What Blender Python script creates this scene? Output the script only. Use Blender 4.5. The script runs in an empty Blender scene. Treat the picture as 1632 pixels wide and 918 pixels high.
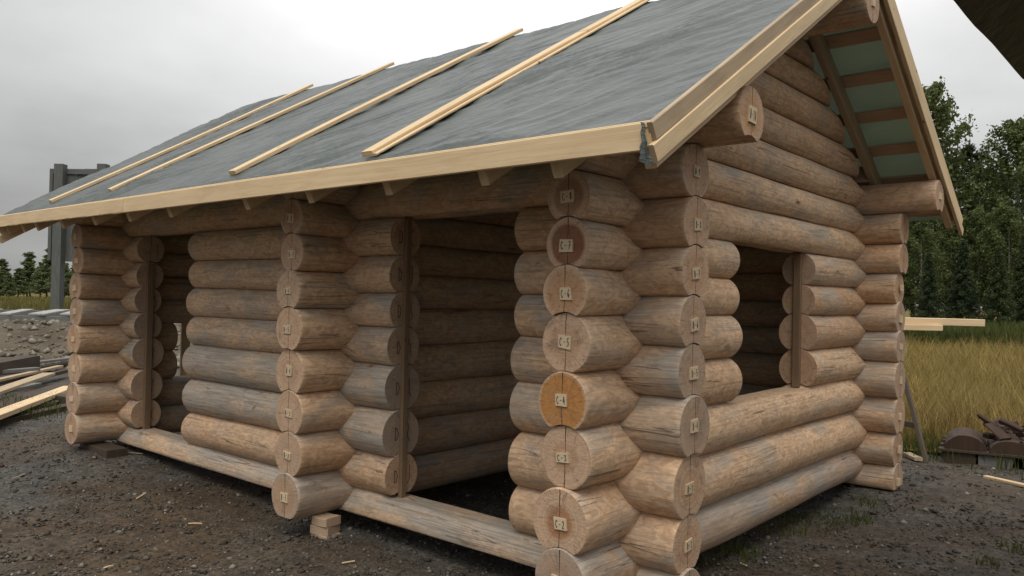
import bpy, math, random
import numpy as np
from mathutils import Vector, Matrix, noise as mnoise
random.seed(7); RNG = np.random.default_rng(7)
S = bpy.context.scene; COL = S.collection
# ------------------------------------------------------------------ camera
CAM = np.array([1.9377, -3.0218, 1.2277]); YAW, PITCH, ROLL, FPX = .7109, .0114, .0210, 1279.56
_r = np.array([math.cos(YAW), math.sin(YAW), 0]); _f = np.array([-math.sin(YAW), math.cos(YAW), 0]); _u = np.array([0, 0, 1.])
FW = _f*math.cos(PITCH) + _u*math.sin(PITCH); _u2 = _u*math.cos(PITCH) - _f*math.sin(PITCH)
RT = _r*math.cos(ROLL) + _u2*math.sin(ROLL); UP = _u2*math.cos(ROLL) - _r*math.sin(ROLL)
cam_data = bpy.data.cameras.new('camera'); cam = bpy.data.objects.new('camera', cam_data); COL.objects.link(cam)
cam_data.sensor_width = 36; cam_data.lens = FPX/1632*36; cam_data.clip_start = .05; cam_data.clip_end = 2000
M = Matrix.Identity(4)
for i in range(3):
    M[i][0] = RT[i]; M[i][1] = UP[i]; M[i][2] = -FW[i]; M[i][3] = CAM[i]
cam.matrix_world = M; S.camera = cam
S.render.resolution_x, S.render.resolution_y = 1024, 576
def ray(u, v): return FW + RT*(u-816)/FPX - UP*(v-459)/FPX      # photo pixel -> direction, unit depth
def at_z(u, v, z): d = ray(u, v); return CAM + d*(z-CAM[2])/d[2]
def at_x(u, v, x): d = ray(u, v); return CAM + d*(x-CAM[0])/d[0]
def at_y(u, v, y): d = ray(u, v); return CAM + d*(y-CAM[1])/d[1]
def at_d(u, v, dep): return CAM + ray(u, v)*dep
# ------------------------------------------------------------------ sky, sun, exposure
SUN_EL, SUN_AZ = math.radians(62), math.radians(212)              # azimuth ccw from +y: the light part of the overcast is behind the camera
sun_dir = Vector((-math.sin(SUN_AZ)*math.cos(SUN_EL), math.cos(SUN_AZ)*math.cos(SUN_EL), math.sin(SUN_EL)))
W = bpy.data.worlds.new('World'); S.world = W; W.use_nodes = True
nt = W.node_tree; N = nt.nodes; Lk = nt.links; N.clear()
out = N.new('ShaderNodeOutputWorld'); bg = N.new('ShaderNodeBackground'); Lk.new(bg.outputs[0], out.inputs[0])
sky = N.new('ShaderNodeTexSky'); sky.sky_type = 'NISHITA'; sky.sun_disc = False
sky.sun_elevation = SUN_EL; sky.sun_rotation = -SUN_AZ; sky.dust_density = 4
tc = N.new('ShaderNodeTexCoord')
def wmath(op, a, b=None, c=None):
    n = N.new('ShaderNodeMath'); n.operation = op
    for k, x in enumerate((a, b, c)):
        if x is None: continue
        if isinstance(x, (int, float)): n.inputs[k].default_value = x
        else: Lk.new(x, n.inputs[k])
    return n.outputs[0]
sep = N.new('ShaderNodeSeparateXYZ'); Lk.new(tc.outputs['Generated'], sep.inputs[0])
up_ = wmath('MAXIMUM', sep.outputs[2], 0.0)
den = wmath('ADD', up_, .22)
cmb = N.new('ShaderNodeCombineXYZ')
Lk.new(wmath('DIVIDE', sep.outputs[0], den), cmb.inputs[0]); Lk.new(wmath('DIVIDE', sep.outputs[1], den), cmb.inputs[1])
nz = N.new('ShaderNodeTexNoise'); nz.inputs['Scale'].default_value = .85; nz.inputs['Detail'].default_value = 7; nz.inputs['Roughness'].default_value = .5
Lk.new(cmb.outputs[0], nz.inputs['Vector'])
dot = N.new('ShaderNodeVectorMath'); dot.operation = 'DOT_PRODUCT'; Lk.new(tc.outputs['Generated'], dot.inputs[0]); dot.inputs[1].default_value = sun_dir
glow = wmath('POWER', wmath('MAXIMUM', dot.outputs['Value'], 0.0), 4.0)
lum = wmath('ADD', wmath('ADD', .22, wmath('MULTIPLY', up_, .66)), wmath('MULTIPLY', glow, .30))
gap = N.new('ShaderNodeVectorMath'); gap.operation = 'DOT_PRODUCT'; Lk.new(tc.outputs['Generated'], gap.inputs[0]); gap.inputs[1].default_value = Vector(ray(960, -120)).normalized()   # thin bright cloud above the ridge
lum = wmath('ADD', lum, wmath('MULTIPLY', wmath('POWER', wmath('MAXIMUM', gap.outputs['Value'], 0.0), 11.0), .50))
lum = wmath('MULTIPLY', lum, wmath('ADD', .35, wmath('MULTIPLY', nz.outputs[0], 1.3)))
tint = N.new('ShaderNodeVectorMath'); tint.operation = 'SCALE'; tint.inputs[0].default_value = (1.0, .995, .985); Lk.new(lum, tint.inputs['Scale'])
sk = N.new('ShaderNodeVectorMath'); sk.operation = 'SCALE'; Lk.new(sky.outputs[0], sk.inputs[0]); sk.inputs['Scale'].default_value = .08
mx = N.new('ShaderNodeMix'); mx.data_type = 'RGBA'; mx.inputs['Factor'].default_value = .93
Lk.new(sk.outputs[0], mx.inputs['A']); Lk.new(tint.outputs[0], mx.inputs['B'])
Lk.new(mx.outputs['Result'], bg.inputs[0]); bg.inputs[1].default_value = 1.0
sl = bpy.data.lights.new('sun', 'SUN'); sl.energy = 1.25; sl.angle = math.radians(40); sl.color = (1, .93, .82)
so = bpy.data.objects.new('sun', sl); COL.objects.link(so); so.rotation_euler = sun_dir.to_track_quat('Z', 'Y').to_euler()
S.view_settings.view_transform = 'Standard'; S.view_settings.look = 'None'
S.view_settings.exposure = 0.55; S.view_settings.gamma = 1
S.render.engine = 'CYCLES'
# ------------------------------------------------------------------ material helpers
class NB:
    def __init__(s, name):
        s.m = bpy.data.materials.new(name); s.m.use_nodes = True; s.t = s.m.node_tree; s.n = s.t.nodes
        s.b = s.n['Principled BSDF']; s.o = s.n['Material Output']
    def new(s, t, **kw):
        n = s.n.new(t)
        for k, v in kw.items(): setattr(n, k, v)
        return n
    def put(s, sock, x):
        if x is None: return
        if hasattr(x, 'is_output'): s.t.links.new(x, sock)
        else:
            if isinstance(x, tuple) and len(x) == 3 and sock.type == 'RGBA': x = (*x, 1)
            sock.default_value = x
    def math(s, op, a, b=None, c=None, clamp=False):
        n = s.new('ShaderNodeMath', operation=op); n.use_clamp = clamp
        for k, x in enumerate((a, b, c)): s.put(n.inputs[k], x)
        return n.outputs[0]
    def mix(s, f, a, b, mode='MIX'):
        n = s.new('ShaderNodeMix', data_type='RGBA', blend_type=mode)
        s.put(n.inputs['Factor'], f); s.put(n.inputs['A'], a); s.put(n.inputs['B'], b); return n.outputs['Result']
    def noise(s, vec, scale=1., detail=4., rough=.55, dist=0., col=False):
        n = s.new('ShaderNodeTexNoise'); s.put(n.inputs['Vector'], vec); n.inputs['Scale'].default_value = scale
        n.inputs['Detail'].default_value = detail; n.inputs['Roughness'].default_value = rough; n.inputs['Distortion'].default_value = dist
        return n.outputs[1 if col else 0]
    def vor(s, vec, scale=1., feat='F1', outp='Distance'):
        n = s.new('ShaderNodeTexVoronoi', feature=feat); s.put(n.inputs['Vector'], vec); n.inputs['Scale'].default_value = scale
        return n.outputs[outp]
    def ramp(s, f, a, b, x0=0., x1=1.):
        n = s.new('ShaderNodeMapRange'); s.put(n.inputs[0], f); n.inputs[1].default_value = a; n.inputs[2].default_value = b
        n.inputs[3].default_value = x0; n.inputs[4].default_value = x1; return n.outputs[0]
    def scale(s, vec, k):
        n = s.new('ShaderNodeVectorMath', operation='MULTIPLY'); s.put(n.inputs[0], vec); n.inputs[1].default_value = k; return n.outputs[0]
    def add(s, a, b):
        n = s.new('ShaderNodeVectorMath', operation='ADD'); s.put(n.inputs[0], a); s.put(n.inputs[1], b); return n.outputs[0]
    def attr(s, name): return s.new('ShaderNodeAttribute', attribute_type='OBJECT', attribute_name=name).outputs['Fac']
    def uv(s): return s.new('ShaderNodeTexCoord').outputs['UV']
    def seeded(s):
        sd = s.attr('seed'); c = s.new('ShaderNodeCombineXYZ'); s.put(c.inputs[0], s.math('MULTIPLY', sd, 37.)); s.put(c.inputs[1], s.math('MULTIPLY', sd, 91.)); s.put(c.inputs[2], sd)
        return s.add(s.uv(), c.outputs[0])
    def bump(s, h, strength=.3, dist=.01):
        n = s.new('ShaderNodeBump'); n.inputs['Strength'].default_value = strength; n.inputs['Distance'].default_value = dist
        s.put(n.inputs['Height'], h); s.t.links.new(n.outputs[0], s.b.inputs['Normal'])
    def fin(s, col, rough=.7, spec=.3):
        s.put(s.b.inputs['Base Color'], col); s.put(s.b.inputs['Roughness'], rough); s.b.inputs['Specular IOR Level'].default_value = spec
        return s.m
def mat_log_side():
    b = NB('peeled_log'); v = b.seeded(); tone = b.attr('tone')
    grain = b.noise(b.scale(v, (4., 75., 1.)), 1., 6, .65, .5)
    mott = b.noise(b.scale(v, (13., 26., 1.)), 1., 4, .6, 1.6)
    mott2 = b.noise(b.scale(v, (45., 30., 1.)), 1., 3, .6, 1.0)
    big = b.noise(b.scale(v, (2.2, 5., 1.)), 1., 4, .6, .6)
    bark = b.noise(b.scale(v, (6., 16., 1.)), 1., 5, .65, .8)
    hue = b.attr('hue')
    c = b.mix(b.ramp(mott, .38, .62), (.71, .50, .325), (.495, .32, .195))
    c = b.mix(b.math('MULTIPLY', b.ramp(mott2, .52, .66), .45), c, (.68, .50, .31))
    c = b.mix(hue, c, b.mix(b.ramp(mott, .4, .6), (.50, .310, .180), (.37, .215, .118)))
    gs = b.new('ShaderNodeSeparateXYZ'); b.put(gs.inputs[0], b.new('ShaderNodeNewGeometry').outputs['Normal'])
    topw = b.ramp(b.math('ADD', gs.outputs[2], b.math('MULTIPLY', b.math('SUBTRACT', mott, .5), 1.2)), .1, .8, -.35, 1.)   # rain-greyed upper side of each log
    gf = b.math('ADD', tone, b.math('ADD', b.math('MULTIPLY', b.math('SUBTRACT', big, .5), 3.4), b.math('MULTIPLY', topw, .24)), clamp=True)
    grey = b.mix(b.ramp(grain, .35, .65), (.41, .385, .34), (.235, .225, .205))
    grey = b.mix(b.math('MULTIPLY', b.ramp(mott, .5, .7), .5), grey, (.40, .33, .25))
    c = b.mix(b.math('MULTIPLY', gf, .88), c, grey)
    c = b.mix(b.math('MULTIPLY', b.ramp(grain, .48, .68), .42), c, (.24, .155, .095))
    st = b.math('MULTIPLY', b.ramp(bark, .60, .70), b.math('ADD', .35, b.math('MULTIPLY', tone, .5)))
    c = b.mix(st, c, (.13, .105, .08))
    kv = b.add(b.scale(v, (1.3, 2.7, 1.)), b.scale(b.noise(b.scale(v, (6, 6, 1)), 1., 2, .5, 0, True), (.12, .12, 0)))
    kd = b.vor(kv, 1.)
    ring = b.math('MULTIPLY', b.ramp(kd, .075, .04), .55); core = b.ramp(kd, .032, .018)
    c = b.mix(ring, c, (.27, .155, .08)); c = b.mix(b.math('MULTIPLY', core, .85), c, (.055, .035, .022))
    cr = b.noise(b.scale(v, (.55, 26., 1.)), 1., 2, .35)
    crk = b.math('LESS_THAN', b.math('ABSOLUTE', b.math('SUBTRACT', cr, .5)), .006)
    crk = b.math('MULTIPLY', crk, b.math('GREATER_THAN', b.noise(b.scale(v, (.9, 5., 1.)), 1., 1), .57))
    c = b.mix(b.math('MULTIPLY', crk, .6), c, (.05, .035, .024))
    h = b.math('ADD', b.math('MULTIPLY', mott, .6), b.math('MULTIPLY', grain, .35)); h = b.math('SUBTRACT', h, b.math('MULTIPLY', crk, .8)); h = b.math('ADD', h, b.math('MULTIPLY', core, -.4))
    b.bump(h, .8, .007)
    return b.fin(c, b.ramp(grain, .3, .7, .6, .85), .25)
def mat_log_end():
    b = NB('log_end_grain'); uv = b.uv(); v = b.seeded(); tone = b.attr('tone'); heart = b.attr('heart'); hr = b.attr('heart_r')
    wob = b.noise(b.scale(v, (9, 9, 1)), 1., 3, .5, 0, True)
    p = b.add(uv, b.scale(b.add(wob, (-.5, -.5, -.5)), (.016, .016, 0)))
    ln = b.new('ShaderNodeVectorMath', operation='LENGTH'); b.put(ln.inputs[0], p); d = ln.outputs['Value']
    rings = b.math('SINE', b.math('MULTIPLY', d, 1150.)); rn = b.noise(b.scale(v, (60, 60, 1)), 1., 3)
    saw = b.noise(b.scale(v, (25, 160, 1)), 1., 3)
    pal = b.mix(b.ramp(saw, .3, .7), (.60, .42, .285), (.48, .315, .205))
    hc = b.mix(b.attr('heart_d'), b.mix(b.ramp(rn, .3, .7), (.50, .245, .075), (.40, .18, .055)), b.mix(b.ramp(rn, .3, .7), (.26, .105, .055), (.19, .075, .04)))
    hm = b.math('MULTIPLY', b.ramp(b.math('SUBTRACT', d, hr), .008, -.006), heart)
    c = b.mix(hm, pal, hc)
    c = b.mix(b.math('MULTIPLY', b.ramp(rings, .2, 1.), .22), c, (.22, .12, .065))
    bd_ = b.new('ShaderNodeCombineXYZ'); b.put(bd_.inputs[0], b.math('MULTIPLY', d, 95.)); b.put(bd_.inputs[1], b.math('MULTIPLY', b.attr('seed'), 70.)); band = b.noise(bd_.outputs[0], 1., 3, .7)
    c = b.mix(b.math('MULTIPLY', b.ramp(band, .45, .68), .42), c, (.25, .14, .075))
    g = b.math('MULTIPLY', b.math('ADD', tone, b.math('SUBTRACT', b.noise(b.scale(v, (11, 11, 1)), 1., 4), .5), clamp=True), .7)
    c = b.mix(g, c, (.25, .215, .18))
    c = b.mix(b.math('MULTIPLY', b.ramp(b.noise(b.scale(v, (16, 16, 1)), 1., 4), .58, .72), .5), c, (.17, .11, .075))
    sx = b.new('ShaderNodeSeparateXYZ'); b.put(sx.inputs[0], uv)
    wav = b.math('MULTIPLY', b.math('SUBTRACT', b.noise(b.scale(v, (1, 22, 1)), 1., 3), .5), .016)
    ck = b.math('LESS_THAN', b.math('ABSOLUTE', b.math('ADD', sx.outputs[0], wav)), b.ramp(b.math('ABSOLUTE', sx.outputs[1]), 0., .12, .0007, .0026))
    c = b.mix(b.math('MULTIPLY', ck, .92), c, (.018, .012, .009))
    ang = b.math('ARCTAN2', sx.outputs[1], sx.outputs[0]); an = b.new('ShaderNodeCombineXYZ'); b.put(an.inputs[0], b.math('MULTIPLY', ang, 7.)); b.put(an.inputs[1], b.math('MULTIPLY', d, 7.)); b.put(an.inputs[2], b.math('MULTIPLY', b.attr('seed'), 50.))
    rc = b.noise(an.outputs[0], 1., 2, .4); rck = b.math('MULTIPLY', b.math('LESS_THAN', b.math('ABSOLUTE', b.math('SUBTRACT', rc, .5)), .008), b.math('GREATER_THAN', d, .03))
    c = b.mix(b.math('MULTIPLY', rck, .6), c, (.07, .045, .03))
    b.bump(b.math('ADD', b.math('MULTIPLY', rings, .12), b.math('SUBTRACT', saw, b.math('MULTIPLY', ck, 1.5))), .35, .004)
    return b.fin(c, .8, .2)
def mat_wood(name, c1, c2, knot=(.16, .07, .03), dirt=0., dirt_c=(.12, .1, .08), fx=3., fy=70.):
    b = NB(name); v = b.seeded()
    g = b.noise(b.scale(v, (fx, fy, 1.)), 1., 5, .6, .8); g2 = b.noise(b.scale(v, (1.2, 9., 1.)), 1., 3)
    c = b.mix(b.ramp(g, .3, .7), c1, c2); c = b.mix(b.ramp(g2, .35, .7, 0, .35), c, tuple(x*.72 for x in c2))
    kd = b.vor(b.scale(v, (4.6, 5.2, 1.)), 1.); k2 = b.math('MULTIPLY', b.ramp(kd, .075, .045), .85)
    c = b.mix(b.math('MULTIPLY', b.ramp(kd, .10, .05), .35), c, tuple(x*.6 for x in c2)); c = b.mix(k2, c, knot)
    if dirt: c = b.mix(b.math('MULTIPLY', b.ramp(b.noise(b.scale(v, (4., 14., 1.)), 1., 4), .5, .68), dirt), c, dirt_c)
    b.bump(g, .3, .003)
    return b.fin(c, .72, .25)
MLOG, MEND = mat_log_side(), mat_log_end()
MPINE = mat_wood('fresh_pine', (.72, .565, .36), (.61, .445, .26), dirt=.25, dirt_c=(.36, .25, .15))
MPINE2 = mat_wood('stained_pine', (.46, .36, .245), (.37, .28, .18), dirt=.4, dirt_c=(.22, .17, .12))
MBOARD = mat_wood('roof_board_wood', (.50, .37, .26), (.42, .295, .20), dirt=.2)
MPOST = mat_wood('jamb_post_wood', (.25, .165, .10), (.185, .12, .07), dirt=.3)
MGREY = mat_wood('weathered_grey_wood', (.20, .20, .185), (.135, .135, .125), knot=(.07, .07, .065), dirt=.4, dirt_c=(.08, .08, .075))
MDARKW = mat_wood('dark_wet_wood', (.085, .062, .045), (.05, .037, .028), knot=(.02, .015, .01), dirt=.4, dirt_c=(.03, .025, .02))
MTAG = mat_wood('tag_chip_wood', (.64, .52, .36), (.55, .43, .28), fx=12, fy=60)
MCREAM = mat_wood('cream_board', (.72, .64, .46), (.64, .55, .38))
def mat_plain(name, c, rough=.7, spec=.3):
    b = NB(name); return b.fin(c, rough, spec)
MINK = mat_plain('ink', (.02, .018, .016), .9, .1)
def mat_tarp():
    b = NB('green_tarp'); v = b.uv()
    n1 = b.noise(b.scale(v, (7, 26, 1)), 1., 5, .6, 1.2); n2 = b.noise(b.scale(v, (1.3, 2.0, 1)), 1., 4); n3 = b.noise(b.scale(v, (60, 90, 1)), 1., 3)
    c = b.mix(b.ramp(n2, .3, .7), (.090, .104, .100), (.055, .067, .065)); c = b.mix(b.ramp(n1, .5, .75, 0, .4), c, (.135, .152, .142))
    c = b.mix(b.ramp(b.noise(b.scale(v, (9, 12, 1)), 1., 4), .66, .72, 0, .6), c, (.05, .062, .055))
    c = b.mix(b.new('ShaderNodeNewGeometry').outputs['Backfacing'], c, b.mix(b.ramp(n2, .3, .7), (.15, .30, .175), (.11, .225, .13)))      # the sheet's inner side is green
    b.bump(b.math('ADD', b.math('MULTIPLY', n1, 1.), b.math('MULTIPLY', n3, .12)), .5, .012)
    b.fin(c, .42, .42)
    tr = b.new('ShaderNodeBsdfTranslucent'); b.put(tr.inputs[0], (.32, .36, .26)); ms = b.new('ShaderNodeMixShader'); ms.inputs[0].default_value = .07
    b.t.links.new(b.b.outputs[0], ms.inputs[1]); b.t.links.new(tr.outputs[0], ms.inputs[2]); b.t.links.new(ms.outputs[0], b.o.inputs[0])
    return b.m
MTARP = mat_tarp()
def mat_black_tarp():
    b = NB('black_tarp'); n = b.noise(b.new('ShaderNodeTexCoord').outputs['Object'], 6., 4); b.bump(n, .5, .03)
    return b.fin((.012, .014, .012), .45, .4)
MBLACK = mat_black_tarp()
def mat_ground():
    b = NB('gravel_ground'); v = b.new('ShaderNodeTexCoord').outputs['Object']
    big = b.noise(v, .55, 5, .6, .5); mid = b.noise(v, 4., 5, .6); vd = b.vor(v, 55., 'F1', 'Color'); vd2 = b.vor(v, 22., 'F1', 'Color'); sz = b.vor(v, 55.)
    brown = b.mix(b.ramp(mid, .35, .65), (.046, .032, .020), (.076, .055, .035)); grey = b.mix(b.ramp(mid, .35, .65), (.047, .046, .042), (.080, .077, .070))
    c = b.mix(b.ramp(big, .42, .58), brown, grey)
    bw = b.new('ShaderNodeRGBToBW'); b.put(bw.inputs[0], vd); bw2 = b.new('ShaderNodeRGBToBW'); b.put(bw2.inputs[0], vd2)
    c = b.mix(.6, c, b.mix(1., c, b.ramp(bw.outputs[0], 0., 1., .25, 1.9), 'MULTIPLY'))
    c = b.mix(.35, c, b.mix(1., c, b.ramp(bw2.outputs[0], 0., 1., .3, 1.7), 'MULTIPLY'))
    h = b.math('ADD', b.math('MULTIPLY', sz, -1.), b.math('MULTIPLY', mid, .8)); b.bump(h, .6, .008)
    return b.fin(c, .85, .25)
def mat_stone():
    b = NB('gravel_stone'); g = b.new('ShaderNodeNewGeometry').outputs['Random Per Island']; v = b.new('ShaderNodeTexCoord').outputs['Object']
    cr = b.new('ShaderNodeValToRGB'); b.put(cr.inputs[0], g); e = cr.color_ramp; e.elements[0].color = (.042, .036, .028, 1); e.elements[1].color = (.30, .29, .26, 1)
    for pos, cc in ((.3, (.058, .047, .035)), (.6, (.080, .075, .066)), (.85, (.115, .102, .082)), (.96, (.19, .175, .15))):
        x = e.elements.new(pos); x.color = (*cc, 1)
    c = b.mix(b.ramp(b.noise(v, 90., 3), .35, .65, 0, .5), cr.outputs[0], b.mix(1., cr.outputs[0], (.5, .5, .5), 'MULTIPLY'))
    return b.fin(c, .85, .25)
def mat_bank():
    b = NB('bank_earth'); v = b.new('ShaderNodeTexCoord').outputs['Object']
    n = b.noise(v, 1.2, 5); c = b.mix(b.ramp(n, .35, .65), (.085, .070, .050), (.130, .112, .085)); b.bump(b.noise(v, 9., 5), .8, .06); return b.fin(c, .9, .1)
def mat_bank_stone():
    b = NB('bank_stone'); g = b.new('ShaderNodeNewGeometry').outputs['Random Per Island']
    c = b.mix(g, (.085, .072, .054), (.23, .21, .18)); return b.fin(c, .9, .1)
def mat_grass(name, cols):
    b = NB(name); g = b.new('ShaderNodeNewGeometry').outputs['Random Per Island']; v = b.new('ShaderNodeTexCoord').outputs['Object']
    big = b.noise(v, .35, 4)
    c = b.mix(b.ramp(g, 0., 1.), cols[0], cols[1]); c = b.mix(b.ramp(big, .45, .65, 0, .85), c, b.mix(g, cols[2], cols[0]))
    b.fin(c, .8, .15)
    tr = b.new('ShaderNodeBsdfTranslucent'); b.put(tr.inputs[0], c); ms = b.new('ShaderNodeMixShader'); ms.inputs[0].default_value = .3
    b.t.links.new(b.b.outputs[0], ms.inputs[1]); b.t.links.new(tr.outputs[0], ms.inputs[2]); b.t.links.new(ms.outputs[0], b.o.inputs[0]); return b.m
def mat_leaf(name, c1, c2):
    b = NB(name); g = b.new('ShaderNodeNewGeometry').outputs['Random Per Island']; r = b.new('ShaderNodeObjectInfo').outputs['Random']
    c = b.mix(g, c1, c2); c = b.mix(b.math('MULTIPLY', r, .35), c, (.10, .12, .035)); b.fin(c, .65, .25)
    tr = b.new('ShaderNodeBsdfTranslucent'); b.put(tr.inputs[0], c); ms = b.new('ShaderNodeMixShader'); ms.inputs[0].default_value = .35
    b.t.links.new(b.b.outputs[0], ms.inputs[1]); b.t.links.new(tr.outputs[0], ms.inputs[2]); b.t.links.new(ms.outputs[0], b.o.inputs[0]); return b.m
def mat_bark(name, c1, c2):
    b = NB(name); v = b.new('ShaderNodeTexCoord').outputs['Object']; n = b.noise(b.scale(v, (8, 8, 2)), 1., 5); b.bump(n, .6, .03)
    return b.fin(b.mix(b.ramp(n, .4, .6), c1, c2), .9, .1)
MGROUND, MSTONE, MBANK, MBSTONE = mat_ground(), mat_stone(), mat_bank(), mat_bank_stone()
MSTRAW = mat_grass('meadow_grass', ((.17, .120, .038), (.44, .33, .13), (.17, .175, .042)))
MGREEN = mat_grass('green_grass', ((.055, .072, .020), (.115, .118, .036), (.05, .065, .018)))
MLEAF_B = mat_leaf('birch_leaf', (.072, .098, .032), (.15, .18, .064)); MLEAF_P = mat_leaf('pine_needle', (.027, .044, .021), (.058, .082, .036)); MLEAF_Y = mat_leaf('young_leaf', (.09, .12, .055), (.17, .20, .095))
MBARK = mat_bark('bark', (.05, .04, .032), (.11, .09, .07)); MBIRCH = mat_bark('birch_bark', (.35, .34, .31), (.12, .11, .10))
# ------------------------------------------------------------------ mesh helpers
def mesh(name, V, F, uv=None, mi=None, smooth=None, mats=()):
    me = bpy.data.meshes.new(name); me.from_pydata([tuple(map(float, v)) for v in V], [], [tuple(map(int, f)) for f in F])
    if uv is not None:
        l = me.uv_layers.new(name='UVMap'); l.data.foreach_set('uv', np.asarray(uv, dtype=np.float32).ravel())
    if mi is not None: me.polygons.foreach_set('material_index', np.asarray(mi, dtype=np.int32))
    if smooth is not None: me.polygons.foreach_set('use_smooth', np.asarray(smooth, dtype=bool))
    for m in mats: me.materials.append(m)
    me.update(); return me
def link(name, me, parent=None, **props):
    o = bpy.data.objects.new(name, me); COL.objects.link(o)
    if parent is not None:
        o.parent = parent; r = parent
        while r.parent: r = r.parent
        if parent.parent is None: o.matrix_parent_inverse = Matrix.Translation(-Vector(r.location))
    for k, v in props.items(): o[k] = v
    o['seed'] = random.random()
    return o
def thing(name, loc, label, cat, group=None):
    o = bpy.data.objects.new(name, None); COL.objects.link(o); o.location = loc; o.empty_display_size = .1
    tag(o, label, cat, group); return o
def tag(o, label, cat, group=None):
    o['label'] = label; o['category'] = cat
    if group: o['group'] = group
    return o
def beam_mesh(p0, p1, w, h, up=(0, 0, 1), mat=None, ch=.003, bend=.004, nseg=None, name='beam', cut0=None, cut1=None, jag=0):
    """chamfered rectangular section swept from p0 to p1; w across, h along 'up'; a slow bend and slight wander keep it from being ruler-straight"""
    p0, p1, up = np.array(p0, float), np.array(p1, float), np.array(up, float)
    ax = p1-p0; L = np.linalg.norm(ax); ax /= L; side = np.cross(ax, up); side /= np.linalg.norm(side); upn = np.cross(side, ax)
    nseg = nseg or max(2, int(L/.35)); a, b = w/2, h/2
    prof = [(-a+ch, -b), (a-ch, -b), (a, -b+ch), (a, b-ch), (a-ch, b), (-a+ch, b), (-a, b-ch), (-a, -b+ch)]
    per = [0]
    for k in range(8): q, r = prof[k], prof[(k+1) % 8]; per.append(per[-1]+math.hypot(q[0]-r[0], q[1]-r[1]))
    V, F, UV, mi = [], [], [], []; ph = random.random()*6; bx, bz = random.uniform(-1, 1)*bend, random.uniform(-1, 1)*bend
    for i in range(nseg+1):
        t = i/nseg; bow = math.sin(t*math.pi)
        for (x, z) in prof:
            s = t*L
            if i == 0 and cut0: s += z*cut0
            if i == nseg and cut1: s += z*cut1
            j = (random.uniform(-1, 1)*jag if z < 0 else 0)
            V.append(p0+ax*s+side*(x+bx*bow)+upn*(z+bz*bow+j))
    for i in range(nseg):
        for k in range(8):
            k2 = (k+1) % 8; F.append((i*8+k, i*8+k2, (i+1)*8+k2, (i+1)*8+k))
            UV += [(i/nseg*L, per[k]), (i/nseg*L, per[k+1]), ((i+1)/nseg*L, per[k+1]), ((i+1)/nseg*L, per[k])]
    F.append(tuple(reversed(range(8)))); UV += [(z*.25, x) for x, z in reversed(prof)]
    F.append(tuple(nseg*8+k for k in range(8))); UV += [(z*.25, x) for x, z in prof]
    return mesh(name, V, F, UV, None, None, (mat,))
def beam(name, p0, p1, w, h, mat, parent=None, **kw):
    props = {k: kw.pop(k) for k in list(kw) if k in ('label', 'category', 'group')}
    return link(name, beam_mesh(p0, p1, w, h, mat=mat, name=name, **kw), parent, **props)
# ------------------------------------------------------------------ ground
GZ = -.15
d50 = ray(50, 457); d50 = d50[:2]/np.linalg.norm(d50[:2]); t50 = np.array([d50[1], -d50[0]])   # bank lies square across this direction
def sstep(x, a, b): t = np.clip((x-a)/(b-a), 0, 1); return t*t*(3-2*t)
def bank_d(x, y): return (x-CAM[0])*d50[0]+(y-CAM[1])*d50[1]
def bank_t(x, y): return (x-CAM[0])*t50[0]+(y-CAM[1])*t50[1]
BF, BT, BH = 15.6, 18.6, .62
def gz(x, y):
    x, y = np.asarray(x, float), np.asarray(y, float)
    d, t = bank_d(x, y), bank_t(x, y)
    fade = 1-sstep(t, 9, 20)
    z = GZ + BH*sstep(d, BF, BT)*fade
    z = z + .018*np.sin(x*1.3+.5)*np.sin(y*1.1+1.)+.010*np.sin(x*3.1+y*2.3)*sstep(np.hypot(x, y), 0, 2)
    z = z + .085*np.exp(-((x+4.8)**2+(y+.3)**2)/.5) + .03*np.exp(-((x+1.8)**2+(y+.3)**2)/.3) + .085*np.exp(-((x-.2)**2+(y-3.2)**2)/.5) + .05*np.exp(-((x-.9)**2+(y-3.6)**2)/.8) + .04*np.exp(-((x+.2)**2+(y-4.2)**2)/.6)
    return z
def grid_sheet(name, xs, ys, mat, dz=0., rough=0.):
    X, Y = np.meshgrid(xs, ys, indexing='ij'); Z = gz(X, Y)+dz+rough*(RNG.random(X.shape)-.5)
    n, m = X.shape; V = np.stack([X, Y, Z], -1).reshape(-1, 3); I = np.arange(n*m).reshape(n, m)
    F = np.stack([I[:-1, :-1], I[1:, :-1], I[1:, 1:], I[:-1, 1:]], -1).reshape(-1, 4)
    me = mesh(name, V, F, None, None, np.ones(len(F), bool), (mat,)); return link(name, me)
def graded(a, b, lo, hi, step, far=1.35):
    out_ = list(np.arange(lo, hi, step)); s, x = step, hi
    while x < b: out_.append(x); s *= far; x += s
    out_.append(b); s, x, pre = step, lo, []
    while x > a: s *= far; x -= s; pre.append(max(x, a))
    return np.array(sorted(set(pre+out_)))
ground = grid_sheet('ground', graded(-1500, 1500, -21, 5, .16), graded(-1500, 1500, -4.5, 8, .16), MGROUND, 0, .012); ground['kind'] = 'structure'
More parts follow.
